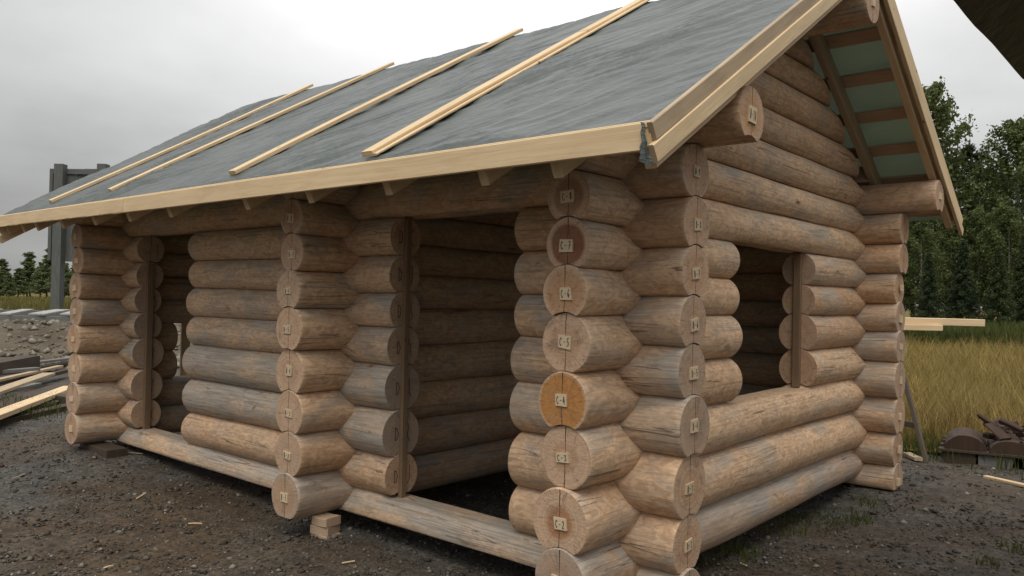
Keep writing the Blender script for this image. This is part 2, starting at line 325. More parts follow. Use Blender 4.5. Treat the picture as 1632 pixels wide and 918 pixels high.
# meadow behind the cabin and the grassy verge above the bank: sheets a little above the gravel
def region_sheet(name, poly_fn, x0, x1, y0, y1, n, m, mat, dz):
    X, Y = np.meshgrid(np.linspace(x0, x1, n), np.linspace(0, 1, m), indexing='ij')
    lo, hi = poly_fn(X[:, 0]); Y = lo[:, None]+(hi-lo)[:, None]*Y**2.2
    Z = gz(X, Y)+dz; V = np.stack([X, Y, Z], -1).reshape(-1, 3); I = np.arange(n*m).reshape(n, m)
    F = np.stack([I[:-1, :-1], I[1:, :-1], I[1:, 1:], I[:-1, 1:]], -1).reshape(-1, 4)
    return link(name, mesh(name, V, F, None, None, np.ones(len(F), bool), (mat,)))
def field_edge(x): return 5.15+.18*np.sin(x*1.9)+.12*np.sin(x*4.3+1)
def mat_meadow():
    b = NB('meadow_soil'); v = b.new('ShaderNodeTexCoord').outputs['Object']; n = b.noise(v, .4, 5); n2 = b.noise(b.scale(v, (6, 6, 6)), 1., 5)
    c = b.mix(b.ramp(n, .4, .65), (.155, .115, .038), (.105, .105, .028)); c = b.mix(b.ramp(n2, .4, .7, 0, .5), c, (.07, .06, .02)); return b.fin(c, .95, .05)
MMEADOW = mat_meadow()
meadow = region_sheet('meadow', lambda x: (field_edge(x), np.full_like(x, 300.)), -60, 60, 0, 0, 120, 60, MMEADOW, .02); meadow['kind'] = 'structure'
# ------------------------------------------------------------------ bank: earth slope and verge on the left
def strip(name, d0, d1, t0, t1, nd, ntt, mat, dz, rough):
    D, T = np.meshgrid(np.linspace(d0, d1, nd), np.linspace(t0, t1, ntt), indexing='ij')
    X = CAM[0]+D*d50[0]+T*t50[0]; Y = CAM[1]+D*d50[1]+T*t50[1]
    edge = np.minimum(1, np.minimum(D-d0, d1-D)/.3)
    Z = gz(X, Y)+dz+rough*(RNG.random(X.shape)-.3)*edge; V = np.stack([X, Y, Z], -1).reshape(-1, 3); I = np.arange(nd*ntt).reshape(nd, ntt)
    F = np.stack([I[:-1, :-1], I[:-1, 1:], I[1:, 1:], I[1:, :-1]], -1).reshape(-1, 4)
    return link(name, mesh(name, V, F, None, None, np.ones(len(F), bool), (mat,)))
bank = strip('bank', BF-.5, BT+1.2, -14, 9, 40, 160, MBANK, .02, .09); bank['kind'] = 'structure'
verge = strip('verge', BT+1.0, 110, -70, 9, 60, 60, MMEADOW, .03, .02); verge['kind'] = 'structure'
# loose stones as one mesh: squashed, jittered octahedra with their feet in the ground
OCT = np.array([(1, 0, 0), (-1, 0, 0), (0, 1, 0), (0, -1, 0), (0, 0, 1), (0, 0, -1), (.62, .62, .3), (-.6, .6, -.25), (.6, -.62, -.2), (-.62, -.6, .28)])
import itertools
from mathutils.geometry import convex_hull_2d
import bmesh
def hull_faces(pts):
    bm = bmesh.new(); vs = [bm.verts.new(p) for p in pts]; r = bmesh.ops.convex_hull(bm, input=vs); bm.verts.ensure_lookup_table(); bm.verts.index_update()
    F = [tuple(v.index for v in f.verts) for f in bm.faces]; P = [tuple(v.co) for v in bm.verts]; bm.free(); return np.array(P), np.array(F)
OV, OF = hull_faces(OCT); OV6, OF6 = hull_faces(OCT[:6])
def stones(name, X, Y, R, mat, parent=None, dz=0., flat=.6, zf=gz, fine=False):
    OV, OF = (OV6, OF6) if fine else (globals()['OV'], globals()['OF'])
    n = len(X); k = len(OV); P = OV[None]*(1+.35*(RNG.random((n, k, 1))-.5))
    P = P*np.stack([R*(.8+.5*RNG.random(n)), R*(.7+.4*RNG.random(n)), R*(flat*.7+.5*flat*RNG.random(n))], -1)[:, None, :]
    a = RNG.random(n)*6.283; ca, sa = np.cos(a)[:, None], np.sin(a)[:, None]; tl = (RNG.random(n)-.5)[:, None]*.7
    x, y, z = P[..., 0], P[..., 1], P[..., 2]; z = z+x*tl
    P = np.stack([x*ca-y*sa+X[:, None], x*sa+y*ca+Y[:, None], z+(zf(X, Y)+dz+R*flat*.25)[:, None]], -1)
    F = (OF[None]+(np.arange(n)*k)[:, None, None]).reshape(-1, OF.shape[1])
    me = bpy.data.meshes.new(name); V = P.reshape(-1, 3).astype(np.float32); me.vertices.add(len(V)); me.vertices.foreach_set('co', V.ravel())
    me.loops.add(F.size); me.loops.foreach_set('vertex_index', F.ravel().astype(np.int32)); me.polygons.add(len(F))
    me.polygons.foreach_set('loop_start', np.arange(0, F.size, F.shape[1], dtype=np.int32)); me.update(calc_edges=True); me.validate(); me.materials.append(mat)
    return link(name, me, parent)
L_, WID = 4.8667, 3.0163
def on_yard(n, gen):
    X, Y = gen(n); keep = Y < field_edge(X)-.05; return X[keep], Y[keep]
def gen_near(n):
    a = RNG.uniform(-.75, 1.95, n)+YAW-.65; d = 1.2+10.5*RNG.random(n)**1.7
    return CAM[0]-np.sin(a)*d, CAM[1]+np.cos(a)*d
X, Y = on_yard(150000, gen_near); R = .0045+.0085*RNG.random(len(X))**2
pat = np.array([mnoise.noise((x*.9, y*.9, 3.)) for x, y in zip(X, Y)]); keep = RNG.random(len(X)) < .70+.6*pat
g = stones('gravel', X[keep], Y[keep], R[keep], MSTONE, None, fine=True, flat=.75); tag(g, 'fine dark gravel covering the yard around the cabin', 'gravel'); g['kind'] = 'stuff'
X, Y = on_yard(16000, gen_near); R = .010+.016*RNG.random(len(X))**2.5; keep = np.ones(len(X), bool)
g = stones('gravel', X[keep], Y[keep], R[keep], MSTONE, None); tag(g, 'coarser loose stones strewn over the fine gravel of the yard', 'gravel'); g['kind'] = 'stuff'
n = 11000; D = BF-.6+(BT-BF+.9)*RNG.random(n)**1.5; T = RNG.uniform(-13, 8, n); X = CAM[0]+D*d50[0]+T*t50[0]; Y = CAM[1]+D*d50[1]+T*t50[1]
R = .018+.075*RNG.random(n)**4
g = stones('rubble', X, Y, R, MBSTONE, None, .03, .7); tag(g, 'pale broken rubble lying on the earth bank', 'rubble'); g['kind'] = 'stuff'
# a few bigger single stones on the yard
big = [(120, 700), (60, 690), (35, 672), (20, 720), (430, 770), (150, 745), (380, 790), (425, 865), (455, 852), (300, 790), (160, 880), (130, 906), (370, 905), (250, 878), (60, 765), (205, 760), (270, 805), (330, 842), (1250, 880), (1330, 812), (1440, 840), (1500, 860), (1600, 880), (1560, 800), (1300, 905)]
for (u, v) in big:
    p = at_z(u, v, GZ); o = stones('stone', np.array([p[0]]), np.array([p[1]]), np.array([random.uniform(.014, .026)]), MBSTONE if random.random() < .5 else MSTONE, ground)
# ------------------------------------------------------------------ the log cabin
cabin = thing('log_cabin', (0, 0, 0), 'unfinished round log cabin with tarp-covered gable roof on the gravel yard', 'log cabin')
XA, XB = -L_, -1.912
zc = [.099, .332, .577, .806, 1.037, 1.242, 1.444, 1.639, 1.835]          # gable-direction logs 1..9
zd = [0., .217, .453, .706, .933, 1.136, 1.341, 1.550, 1.762, 1.972]      # long-wall logs 1..10
dC = [0, 0, .012, .008, .008, .004, -.001, 0, 0]; dB = [-.009, -.006, -.025, -.021, -.015, -.0035, .001, .001, 0]; dA = [.016, .0125, .0065, .0115, 0, -.01, .0035, -.0065, 0]
def radii(z):
    r = []
    for i in range(len(z)):
        a = z[i]-z[i-1] if i else z[1]-z[0]; b = z[i+1]-z[i] if i < len(z)-1 else a; r.append(.565*(a+b)/2)
    return r
CROSS_X, CROSS_Y = (XA, XB, 0.), (0., WID)
class Log:
    """one log line: axis 'x' or 'y', fixed transverse position, height and radius that wander slowly along its length"""
    def __init__(s, axis, off, z, r, below=None, taper=None):
        s.axis, s.off, s.z, s.r, s.below = axis, off, z, r, below
        s.ph = random.random()*100; s.scarf = random.uniform(.15, .24); s.reach = random.uniform(.27, .36); s.taper = random.uniform(-.010, .010) if taper is None else taper
    def cen(s, t): return s.off+.006*math.sin(t*1.3+s.ph), s.z+.0045*math.sin(t*1.7+s.ph*2)
    def rad(s, t): return s.r*(1+s.taper*t+.012*math.sin(t*2.9+s.ph*3)+.010*math.sin(t*7.1+s.ph))
    def top(s, t, y):
        a, z = s.cen(t); r = s.rad(t)+.0025; q = r*r-(y-a)**2
        return z+math.sqrt(q) if q > 0 else -9
def build_log(lg, s0, s1, name='wall_log', nang=44, step=.07, zmin=None, ztop=None, slant0=None, slant1=None, ends=(1, 1), tone=None, hue=None, heart=None, hr=None, heart_d=0., parent=cabin):
    st = [s0, s0+.004, s0+.012]; n = max(2, int((s1-s0-.03)/step)); st += list(np.linspace(s0+.03, s1-.03, n)); st += [s1-.012, s1-.004, s1]
    rad_k = {0: .955, 1: .978, 2: .995, len(st)-1: .955, len(st)-2: .978, len(st)-3: .995}
    V, F, UV, mi, sm = [], [], [], [], []
    def pt(t, k, rk):
        a, zc_ = lg.cen(t); r = lg.rad(t)*rk; th = -math.pi/2+2*math.pi*k/nang
        w = 1+.010*mnoise.noise((t*3.1, math.cos(th)*1.6+lg.ph, math.sin(th)*1.6))
        y = a+r*w*math.cos(th); z = zc_+r*w*math.sin(th)
        sc = 0.
        for tc_ in (CROSS_X if lg.axis == 'x' else CROSS_Y): sc = max(sc, min(1., max(0., (lg.reach-abs(t-tc_))/(lg.reach-.10))))
        if sc > 0 and lg.scarf and math.sin(th) > 0:       # axe-flattened upper sides running into the notch
            sg = 1 if math.cos(th) > 0 else -1; nx, nz_ = sg*.80, .60; lim = r*(1-lg.scarf*sc); dd = (y-a)*nx+(z-zc_)*nz_
            if dd > lim: y -= (dd-lim)*nx; z -= (dd-lim)*nz_
        if lg.below is not None and math.sin(th) < .15: z = max(z, min(lg.below.top(t, y), zc_+.02))
        if zmin is not None: z = max(z, zmin)
        if ztop:
            for (a0, a1, zt) in ztop:
                if a0-.001 <= t <= a1+.001: z = min(z, zt+.002*mnoise.noise((t*4, y*9, 0)))
        return y, z, a, zc_
    def world(t, y, z): return (t, y, z) if lg.axis == 'x' else (y, t, z)
    rings = []
    for i, t in enumerate(st):
        row = []
        for k in range(nang):
            y, z, a, zz = pt(t, k, rad_k.get(i, 1.)); tt = t
            if slant0 and i < 4: tt = t+(z-zz)*slant0
            if slant1 and i > len(st)-5: tt = t+(z-zz)*slant1
            row.append((tt, y, z, a, zz))
        rings.append(row)
    for row in rings: V += [world(t, y, z) for t, y, z, _, _ in row]
    flip = lg.axis == 'y'
    for i in range(len(st)-1):
        for k in range(nang):
            k2 = (k+1) % nang; q = [(i, k, k), (i, k2, k+1), (i+1, k2, k+1), (i+1, k, k)]
            if not flip: q.reverse()
            F.append(tuple(a*nang+b for a, b, _ in q)); UV += [(st[a], c/nang*6.283*lg.r) for a, _, c in q]; mi.append(0); sm.append(True)
    F = [tuple(reversed(f)) for f in F]
    UV = [UV[i*4+3-j] for i in range(len(F)) for j in range(4)]
    for e, i in ((0, 0), (1, len(st)-1)):
        base = len(V); row = rings[i]; V += [world(t, y, z) for t, y, z, _, _ in row]
        cz = row[0][4]; ca = row[0][3]; V.append(world(st[i], ca, cz))
        for k in range(nang):
            k2 = (k+1) % nang; q = [base+nang, base+k, base+k2]; uvq = [(0, 0), (row[k][1]-ca, row[k][2]-cz), (row[k2][1]-ca, row[k2][2]-cz)]
            if (e == 1) == (not flip): pass
            else: q.reverse(); uvq.reverse()
            F.append(tuple(q)); UV += uvq; mi.append(1); sm.append(False)
    o = link(name, mesh(name, V, F, UV, mi, sm, (MLOG, MEND)), parent)
    o['tone'] = random.choice([.0, .05, .15, .3, .5, .75]) if tone is None else tone
    o['hue'] = random.choice([0., .15, .35, .6]) if hue is None else hue
    o['heart'] = random.choice([0., .15, .4]) if heart is None else heart
    o['heart_d'] = heart_d
    o['heart_r'] = lg.r*random.uniform(.5, .75) if hr is None else hr
    return o
# ---- number chips with handwritten marks
GLY = {'C': [[(.9, .85), (.5, 1), (.1, .7), (.1, .3), (.5, 0), (.9, .15)]], 'D': [[(.15, 0), (.15, 1), (.6, .9), (.9, .5), (.6, .1), (.15, 0)]], 'B': [[(.15, 0), (.15, 1), (.7, .85), (.6, .55), (.15, .5), (.8, .35), (.7, .05), (.15, 0)]],
       '-': [[(.25, .5), (.75, .5)]], '1': [[(.3, .8), (.55, 1), (.55, 0)]], '2': [[(.1, .8), (.5, 1), (.85, .75), (.1, 0), (.9, 0)]], '3': [[(.1, .95), (.8, .9), (.4, .55), (.85, .3), (.5, 0), (.1, .1)]], '4': [[(.7, 0), (.6, 1), (.1, .35), (.95, .35)]],
       '5': [[(.85, 1), (.2, 1), (.2, .55), (.75, .55), (.8, .15), (.15, 0)]], '6': [[(.75, 1), (.25, .6), (.15, .2), (.5, 0), (.85, .25), (.5, .45), (.2, .3)]], '7': [[(.1, 1), (.9, 1), (.4, 0)], [(.3, .5), (.75, .5)]],
       '8': [[(.5, .5), (.2, .75), (.5, 1), (.8, .75), (.5, .5), (.15, .25), (.5, 0), (.85, .25), (.5, .5)]], '9': [[(.8, .7), (.5, .5), (.2, .75), (.5, 1), (.8, .8), (.6, 0)]], '0': [[(.5, 0), (.15, .4), (.4, 1), (.85, .6), (.5, 0)]]}
def ribbon(V, F, pts, w, frame):
    o, r, u, n = frame
    for (a, b) in zip(pts[:-1], pts[1:]):
        dx, dy = b[0]-a[0], b[1]-a[1]; l = math.hypot(dx, dy) or 1; px, py = -dy/l*w/2, dx/l*w/2; ex, ey = dx/l*w*.4, dy/l*w*.4; k = len(V)
        for (x, y) in ((a[0]-ex+px, a[1]-ey+py), (a[0]-ex-px, a[1]-ey-py), (b[0]+ex-px, b[1]+ey-py), (b[0]+ex+px, b[1]+ey+py)): V.append(o+r*x+u*y+n*.0012)
        F.append((k, k+1, k+2, k+3))
def number_tag(log, cen, nrm, text, w=.06, h=.045):
    n = Vector(nrm); u = Vector((0, 0, 1)); r = u.cross(n); a = random.uniform(-.12, .12); r, u = r*math.cos(a)+u*math.sin(a), u*math.cos(a)-r*math.sin(a)
    w *= random.uniform(.85, 1.15); h *= random.uniform(.85, 1.2)
    c = Vector(cen)+r*random.uniform(-.008, .008)+u*random.uniform(-.006, .008); V, F, mi = [], [], []
    j = lambda: random.uniform(-.003, .003)
    cs = [(-w/2+j(), -h/2+j()), (w/2+j(), -h/2+j()), (w/2+j(), h/2+j()), (-w/2+j(), h/2+j())]
    for d in (-.004, .007): V += [c+r*x+u*y+n*d for x, y in cs]
    F += [(3, 2, 1, 0), (4, 5, 6, 7), (0, 1, 5, 4), (1, 2, 6, 5), (2, 3, 7, 6), (3, 0, 4, 7)]; mi += [0]*6; k0 = len(F)
    UVn = None
    if text:
        m = len(text); gw = w*.84/m; x0 = -w*.42; fr = (c+n*.007, r, u, n)
        for q, chh in enumerate(text):
            for st in GLY[chh]: ribbon(V, F, [(x0+gw*(q+.2+.58*x), -h*.3+h*.6*y) for x, y in st], .0026, fr)
    mi += [1]*(len(F)-k0); uv = []
    for f in F:
        for k in f: p = V[k]-c; uv.append((p.dot(r), p.dot(u)))
    return link('number_tag', mesh('number_tag', V, F, uv, mi, None, (MTAG, MINK)), log)
EC, ED = .443, .337
# tones read off the photograph, bottom log first (index 0 = log 1); 1 = grey, 0 = fresh
tone_Cend = [.65, .0, .05, .05, .15, .05, .12, .2, .3]
heart_C = [.4, .75, .25, 1., .15, .45, 1., .6, 0]; hr_C = [.08, .065, .06, .112, .07, .09, .082, .07, .07]
HD_C = [.5, .6, .2, 0, .2, .1, .95, .8, 0]
def gable_wall(x, zs, full, prefix, ext0=EC, ext1=.40, tones=None, split=None, hearts=None, hrs=None, step=.08, upto=9):
    rs = radii(zs); prev = None; made = []
    for k in range(upto):
        lg = Log('y', x, zs[k], rs[k]*random.uniform(.975, 1.025), prev); prev = lg
        kw = dict(step=step); zm = -.02 if k == 0 else None
        if tones: kw['tone'] = tones[k]
        if hearts: kw['heart'] = hearts[k]; kw['hr'] = hrs[k]; kw['heart_d'] = HD_C[k]
        e0 = ext0+random.uniform(-.012, .012)
        segs = split(k) if split else None
        if segs:
            for (a, b) in segs:
                if a is not None: kw.update(heart=.1, tone=random.choice([.05, .2, .4]))
                made.append(build_log(lg, -e0 if a is None else a, WID+ext1 if b is None else b, zmin=zm, **kw))
            first = made[-len(segs)]
        else:
            zt = [(.91, 2.0, .692)] if (full == 'C' and k == 2) else None
            first = build_log(lg, -e0, WID+ext1, zmin=zm, ztop=zt, name='wall_log', **kw); made.append(first)
        if k < 8: number_tag(first, (x, -e0, zs[k]), (0, -1, 0), f'{prefix}-{k+1}' if prefix else '')
    return made, prev
wC = [a+b for a, b in zip(zc, dC)]; wB = [a+b for a, b in zip(zc, dB)]; wA = [a+b for a, b in zip(zc, dA)]
_, lastC = gable_wall(0, wC, 'C', 'C', tones=tone_Cend, hearts=heart_C, hrs=hr_C, split=lambda k: [(None, .93), (2.0, None)] if 3 <= k <= 6 else None, step=.045)
_, lastB = gable_wall(XB, wB, 'B', 'B', tones=[.55, .25, .15, .1, .1, .3, .1, .3, .3], step=.06)
_, lastA = gable_wall(XA, wA, 'A', '', tones=[.3, .25, .1, .1, .35, .2, .1, .2, .2], split=lambda k: [(None, .345), (1.3, None)] if k in (2, 3) else None, step=.1)
# gable logs above the plate, their ends sawn to the roof slope
SLOPE, HB = .613, 2.085                       # underside of the rafters: z = HB + SLOPE*y in front, mirrored behind
def gable_top(x, last):
    prev = last
    for k, z in enumerate([2.03, 2.225, 2.415, 2.60, 2.775]):
        r = .112 if k else .116; lg = Log('y', x, z, r, prev); prev = lg
        a = max((z-HB)/SLOPE+.03, .07); b = WID-a
        if b-a < .3: break
        build_log(lg, a, b, name='gable_log', slant0=1/SLOPE, slant1=-1/SLOPE, tone=random.choice([0, .05, .12]), hue=[.1, .35, .5, .6, .6][k], step=.08)
gable_top(0, lastC); gable_top(XA, lastA)
# long walls
rd = radii(zd)
D1L, D1R, D2L, D2R = -4.555, -3.72, -1.455, -.555
tone_AB = [.4, .2, .4, .6, .75, .5, .25, .2, .2]; tone_mid = [.5, .0, .9, 1.0, .55, .40, .2, .15, .25]; tone_right = [.5, .0, .9, .30, .6, .7, .2, .45, .25]
hue_mid = [.1, .25, 0, 0, 0, .0, .1, .2, .3]
rear_prev = prev = None
tone_Dend = [.4, .0, .05, .6, .5, .4, .0, .0, .2]
for k in range(10):
    rr = rd[k]*random.uniform(.995, 1.01); lg = Log('x', 0, zd[k], rr, prev, taper=.003); prev = lg
    if k == 0:
        build_log(lg, -L_-.35, ED, 'sill_log', zmin=-.022, ztop=[(D1L-.1, D1R-.02, .098), (D2L-.1, D2R-.02, .098)], tone=.62, hue=0, step=.05)
    elif k <= 7:
        e1 = ED+random.uniform(-.012, .012)
        for (a, b, tn, hu) in ((-L_-.33, D1L, tone_AB[k], .1), (D1R, D2L, tone_mid[k], hue_mid[k]), (D2R, e1, tone_right[k], .1 if k != 7 else .6)):
            aj, bj = (a+random.uniform(-.008, .008) if a == D2R or a == D1R else a), b
            o = build_log(lg, aj, bj, tone=tn, hue=hu, step=.04, heart=.1)
            if b == D2L or b == D1L:       # pencil marks left on the jamb face
                V, F = [], []; fr = (Vector((b+.0015, 0, zd[k])), Vector((0, 1, 0)), Vector((0, 0, 1)), Vector((1, 0, 0)))
                if b == D2L:
                    ribbon(V, F, [(-.055+.03*x, -.035+.07*y) for x, y in GLY['D'][0]], .0035, fr); link('pencil_mark', mesh('pencil_mark', V, F, None, None, None, (MINK,)), o); V, F = [], []
                y0 = random.uniform(.04, .05); zg = [(y0+random.uniform(-.01, .018), -.05+q*.025) for q in range(5)]; ribbon(V, F, zg, .0035, fr)
                link('pencil_mark', mesh('pencil_mark', V, F, None, None, None, (MINK,)), o)
            if b == e1:
                number_tag(o, (e1, 0, zd[k]), (1, 0, 0), f'D-{k+1}'); o['tone'] = tone_Dend[k]; o['heart'] = .2
    elif k == 8:
        o = build_log(lg, -L_-.34, ED, 'lintel_log', tone=.2, hue=.3, step=.06); number_tag(o, (ED, 0, zd[k]), (1, 0, 0), 'D-9')
    else:
        o = build_log(lg, -5.70, .572, 'purlin', tone=.15, hue=.5, heart=.5, hr=.08, step=.08); number_tag(o, (.572, 0, zd[k]), (1, 0, 0), 'D-10', .075, .055)
    rz = zd[k]; lr = Log('x', WID, rz, rd[k]*random.uniform(.99, 1.01), rear_prev, taper=.002); rear_prev = lr
    if k == 9: o = build_log(lr, -5.70, .572, 'purlin', tone=.3, hue=.4, step=.2)
    else: o = build_log(lr, -L_-.34, ED+random.uniform(-.015, .015), zmin=-.05 if k == 0 else None, tone=[.4, .35, .2, .4, .55, .45, .1, .05, .1][k], hue=[.2, .3, .2, .1, .1, .1, .5, .4, .4][k], step=.14)
    number_tag(o, ((.572 if k == 9 else ED), WID, rz), (1, 0, 0), '')
lr = Log('x', WID/2, 2.86, .118); o = build_log(lr, -5.70, .572, 'ridge_beam', tone=.3, hue=.4, step=.15); number_tag(o, (.572, WID/2, 2.86), (1, 0, 0), '')
# jamb posts let into the log ends
beam('jamb_post', (D1L+.012, .0, .10), (D1L+.012, .0, 1.44), .052, .036, MPOST, cabin, up=(1, 0, 0))
beam('jamb_post', (D2L+.012, .0, .10), (D2L+.012, .0, 1.652), .036, .03, MPOST, cabin, up=(1, 0, 0))
beam('jamb_post', (0, 2.0-.012, .70), (0, 2.0-.012, 1.545), .048, .03, MPOST, cabin, up=(0, 1, 0))
# window casing on the outer face of the far gable
cx = XA-.135
beam('window_casing', (cx, .545, .40), (cx, .545, 1.0), .085, .022, MCREAM, cabin, up=(1, 0, 0)); beam('window_casing', (cx, 1.28, .36), (cx, 1.28, 1.02), .10, .022, MCREAM, cabin, up=(1, 0, 0))
beam('window_sill', (cx-.01, .46, .425), (cx-.01, 1.36, .425), .09, .03, MCREAM, cabin)
# ---- roof: rafters, boards, tarp, battens, fascia
YR = WID/2; YF0, YF1 = -.70, WID+.50
def rf(y): return HB+SLOPE*(y if y < YR else WID-y)         # underside of rafters
sn = np.array([0, -SLOPE, 1])/math.hypot(1, SLOPE); snb = np.array([0, SLOPE, 1])/math.hypot(1, SLOPE)
vt = math.hypot(1, SLOPE)                                   # vertical thickness per unit of normal thickness
RH = .105
for x in [-5.66, -5.3, -5.0, -4.5, -3.927, -3.387, -2.831, -1.97, -1.394, -.812, -.231, .135, .527]:  # the one against the far gable is added to block leaking light
    oz = RH/2*vt
    beam('rafter', (x, YF0, rf(YF0)+oz), (x, YR-.004, rf(YR-.004)+oz), .045, RH, MPINE, cabin, up=sn, cut0=SLOPE*.15, cut1=-SLOPE)
    beam('rafter', (x, YF1, rf(YF1)+oz), (x, YR+.004, rf(YR+.004)+oz), .045, RH, MPINE if x == .527 else MPINE2, cabin, up=snb, cut1=-SLOPE)
bo = (RH+.0125)*vt
for y in (.03, WID-.03): beam('eave_light_stop', (-5.0, y, rf(y)+.060), (.13, y, rf(y)+.060), .022, .116, MBOARD, cabin)  # added boards shutting the rafter gaps so less light enters the rooms
for i in range(8):
    y = -.655+i*.295
    beam('roof_board', (-5.70, y, rf(y)+bo), (.56, y, rf(y)+bo), .095, .022, MBOARD, cabin, up=sn, bend=.002)
    y = WID+.455-i*.295
    if i < 7: beam('roof_board', (-5.70, y, rf(y)+bo), (.56, y, rf(y)+bo), .10 if i else .16, .022, MBOARD, cabin, up=snb, bend=.002)
HT = HB+.147*vt                                             # tarp level
XT0, XT1 = -5.74, .568
def tarp(name, side, nx, ns):
    ys = np.linspace(-.765 if side < 0 else WID+.56, YR, ns); xs = np.linspace(0, 1, nx); V, UV = [], []
    for i, y in enumerate(ys):
        yy = y if side < 0 else WID-y; sl = (yy+.765)*vt
        for a in xs:
            x = XT0-.10*(1-min(1, max(0, (yy+.7)/2.2)))*(1-a)+(XT1-XT0)*a
            w = x*.80+sl*.60; c = sl*.80-x*.60; wr = mnoise.noise((w*1.5+.4*mnoise.noise((x, sl, 4)), c*8.+mnoise.noise((x*2, sl*2, 7)), side)); wr2 = mnoise.noise((w*4.5, c*27., 5+side)); lo = mnoise.noise((x*1.3, sl*1.3, 9.))
            patch = max(.35, .55+.8*mnoise.noise((x*1.1, sl*1.2, 2.)))
            d = (.018*(1-abs(wr)*2.2)+.009*(1-2*abs(wr2)))*patch+.008*lo
            if yy < -.70: d = min(d, .002)
            z = HT+SLOPE*yy + d*vt
            if yy > YR-.06: z -= (yy-YR+.06)**2*4       # rounded over the ridge
            if a < .012: z -= .05; 
            if side > 0 and yy < -.50: z -= (-.50-yy)*.75
            V.append((x, y, z)); UV.append((x, sl))
    I = np.arange(nx*ns).reshape(ns, nx); F = np.stack([I[:-1, :-1], I[:-1, 1:], I[1:, 1:], I[1:, :-1]], -1).reshape(-1, 4)
    if side > 0: F = F[:, ::-1]
    uv = np.array(UV)[F.ravel()]
    return link(name, mesh(name, V, F, uv, None, np.ones(len(F), bool), (MTARP,)), cabin)
tarp('tarp', -1, 520, 170); tarp('tarp', 1, 120, 60)
# corner flap of tarp between fascia end and rake board
V, F = [], []; nn = 9
for i in range(nn):
    for j in range(5):
        a, b = i/(nn-1), j/4; y = -.80-.006*math.sin(a*5+j*1.7); wdt = .012+.05*a
        V.append((.557+wdt*.8*b+.004*math.sin(i*2.1), y+.022*math.sin(j*2.0+i*.6)*.5, 1.80-.125*a-.02*b*a))
for i in range(nn-1):
    for j in range(4): F.append((i*5+5+j, i*5+6+j, i*5+j+1, i*5+j))
link('tarp_flap', mesh('tarp_flap', V, F, [(V[k][0]*3, V[k][2]*3) for f in F for k in f], None, [True]*len(F), (MTARP,)), cabin)
# battens on the tarp
bh = .016*vt+.012
for (xa, ya, xb, yb, w, jn) in ((-.943, -.69, -.833, 1.50, .108, .7), (-2.2, -.645, -1.976, 1.545, .08, 0), (-3.905, -.60, -3.433, 1.55, .075, 0), (-4.907, -.633, -4.585, 1.53, .075, 0)):
    def bp(x, y, e=0): return (x, y, HT+SLOPE*y+bh+e)
    if jn:
        xm, ym = xa+(xb-xa)*jn, ya+(yb-ya)*jn
        beam('batten', bp(xa, ya, -.006), bp(xb, yb, -.006), w, .012, MPINE, cabin, up=sn)
        beam('batten', bp(xa-.013, ya-.005, .0085), bp(xm-.013, ym, .0085), w*.74, .016, MPINE, cabin, up=sn); beam('batten', bp(xm-.013, ym+.004, .0095), bp(xb-.013, yb, .0095), w*.74, .016, MPINE, cabin, up=sn)
    else: beam('batten', bp(xa, ya), bp(xb, yb), w, .024, MPINE, cabin, up=sn, bend=.012)
for y, s in ((-.60, 1),): pass
# fascia boards along the front eave
beam('fascia_board', (-3.25, -.775, 1.757), (.555, -.775, 1.757), .022, .092, MPINE, cabin, nseg=14)
beam('fascia_board', (-5.80, -.775, 1.760), (-3.254, -.775, 1.757), .022, .090, MPINE, cabin, nseg=40, jag=.003)
beam('fascia_board', (-5.80, -.752, 1.770), (.572, -.752, 1.770), .02, .088, MPINE, cabin, nseg=14)
# rake boards on both gables
def rake(x, y0, y1, up, low, mats, w):
    s = 1 if y1 > y0 else -1
    h2 = .062
    a = h2/2*vt
    for (off, m, dx, nm) in ((low+a, mats[1], .006, 'rake_board'), (low+3*a+.002, mats[0], 0, 'rake_board')):
        beam(nm, (x+dx, y0, rf(y0)+off), (x+dx, y1-s*.003, rf(y1-s*.003)+off), w, h2, m, cabin, up=up, cut0=0, cut1=-SLOPE)
rake(.578, -.765, YR, sn, .048, (MPINE2, MPINE), .022); rake(.578, WID+.60, YR, snb, .02, (MPINE, MPINE), .022)
rake(-5.70, -.74, YR, sn, -.055, (MPINE, MPINE), .022); rake(-5.70, WID+.55, YR, snb, -.055, (MPINE, MPINE), .022)
# ---- blocks the cabin stands on
def block(x, y, zt, w, d, rot, mat, label, layers=3):
    t = thing('support_block', (x, y, GZ-.02), label, 'block', 'blocks under the cabin'); h = (zt-GZ+.02)/layers
    for i in range(layers):
        a = rot+random.uniform(-.12, .12); dx, dy = math.cos(a)*w/2, math.sin(a)*w/2; z = GZ-.02+h*(i+.5); k = random.uniform(.9, 1.06); ox = random.uniform(-.008, .008)
        beam('board_piece', (x-dx*k+ox, y-dy*k, z), (x+dx*k+ox, y+dy*k, z), d, h-.002, mat, t)
block(-1.80, -.25, -.022, .125, .11, .2, MBOARD, 'short stacked board block under the cross wall by the right doorway', 3)
block(-4.72, -.26, -.022, .52, .16, 0, MDARKW, 'low dark plank block under the far front corner beside the lumber', 2)
block(-.02, -.25, -.022, .2, .2, .1, MDARKW, 'dark block under the corner where the numbered log ends meet'); block(.1, WID+.1, -.052, .24, .2, 0, MDARKW, 'flat dark block under the rear corner near the meadow', 1)
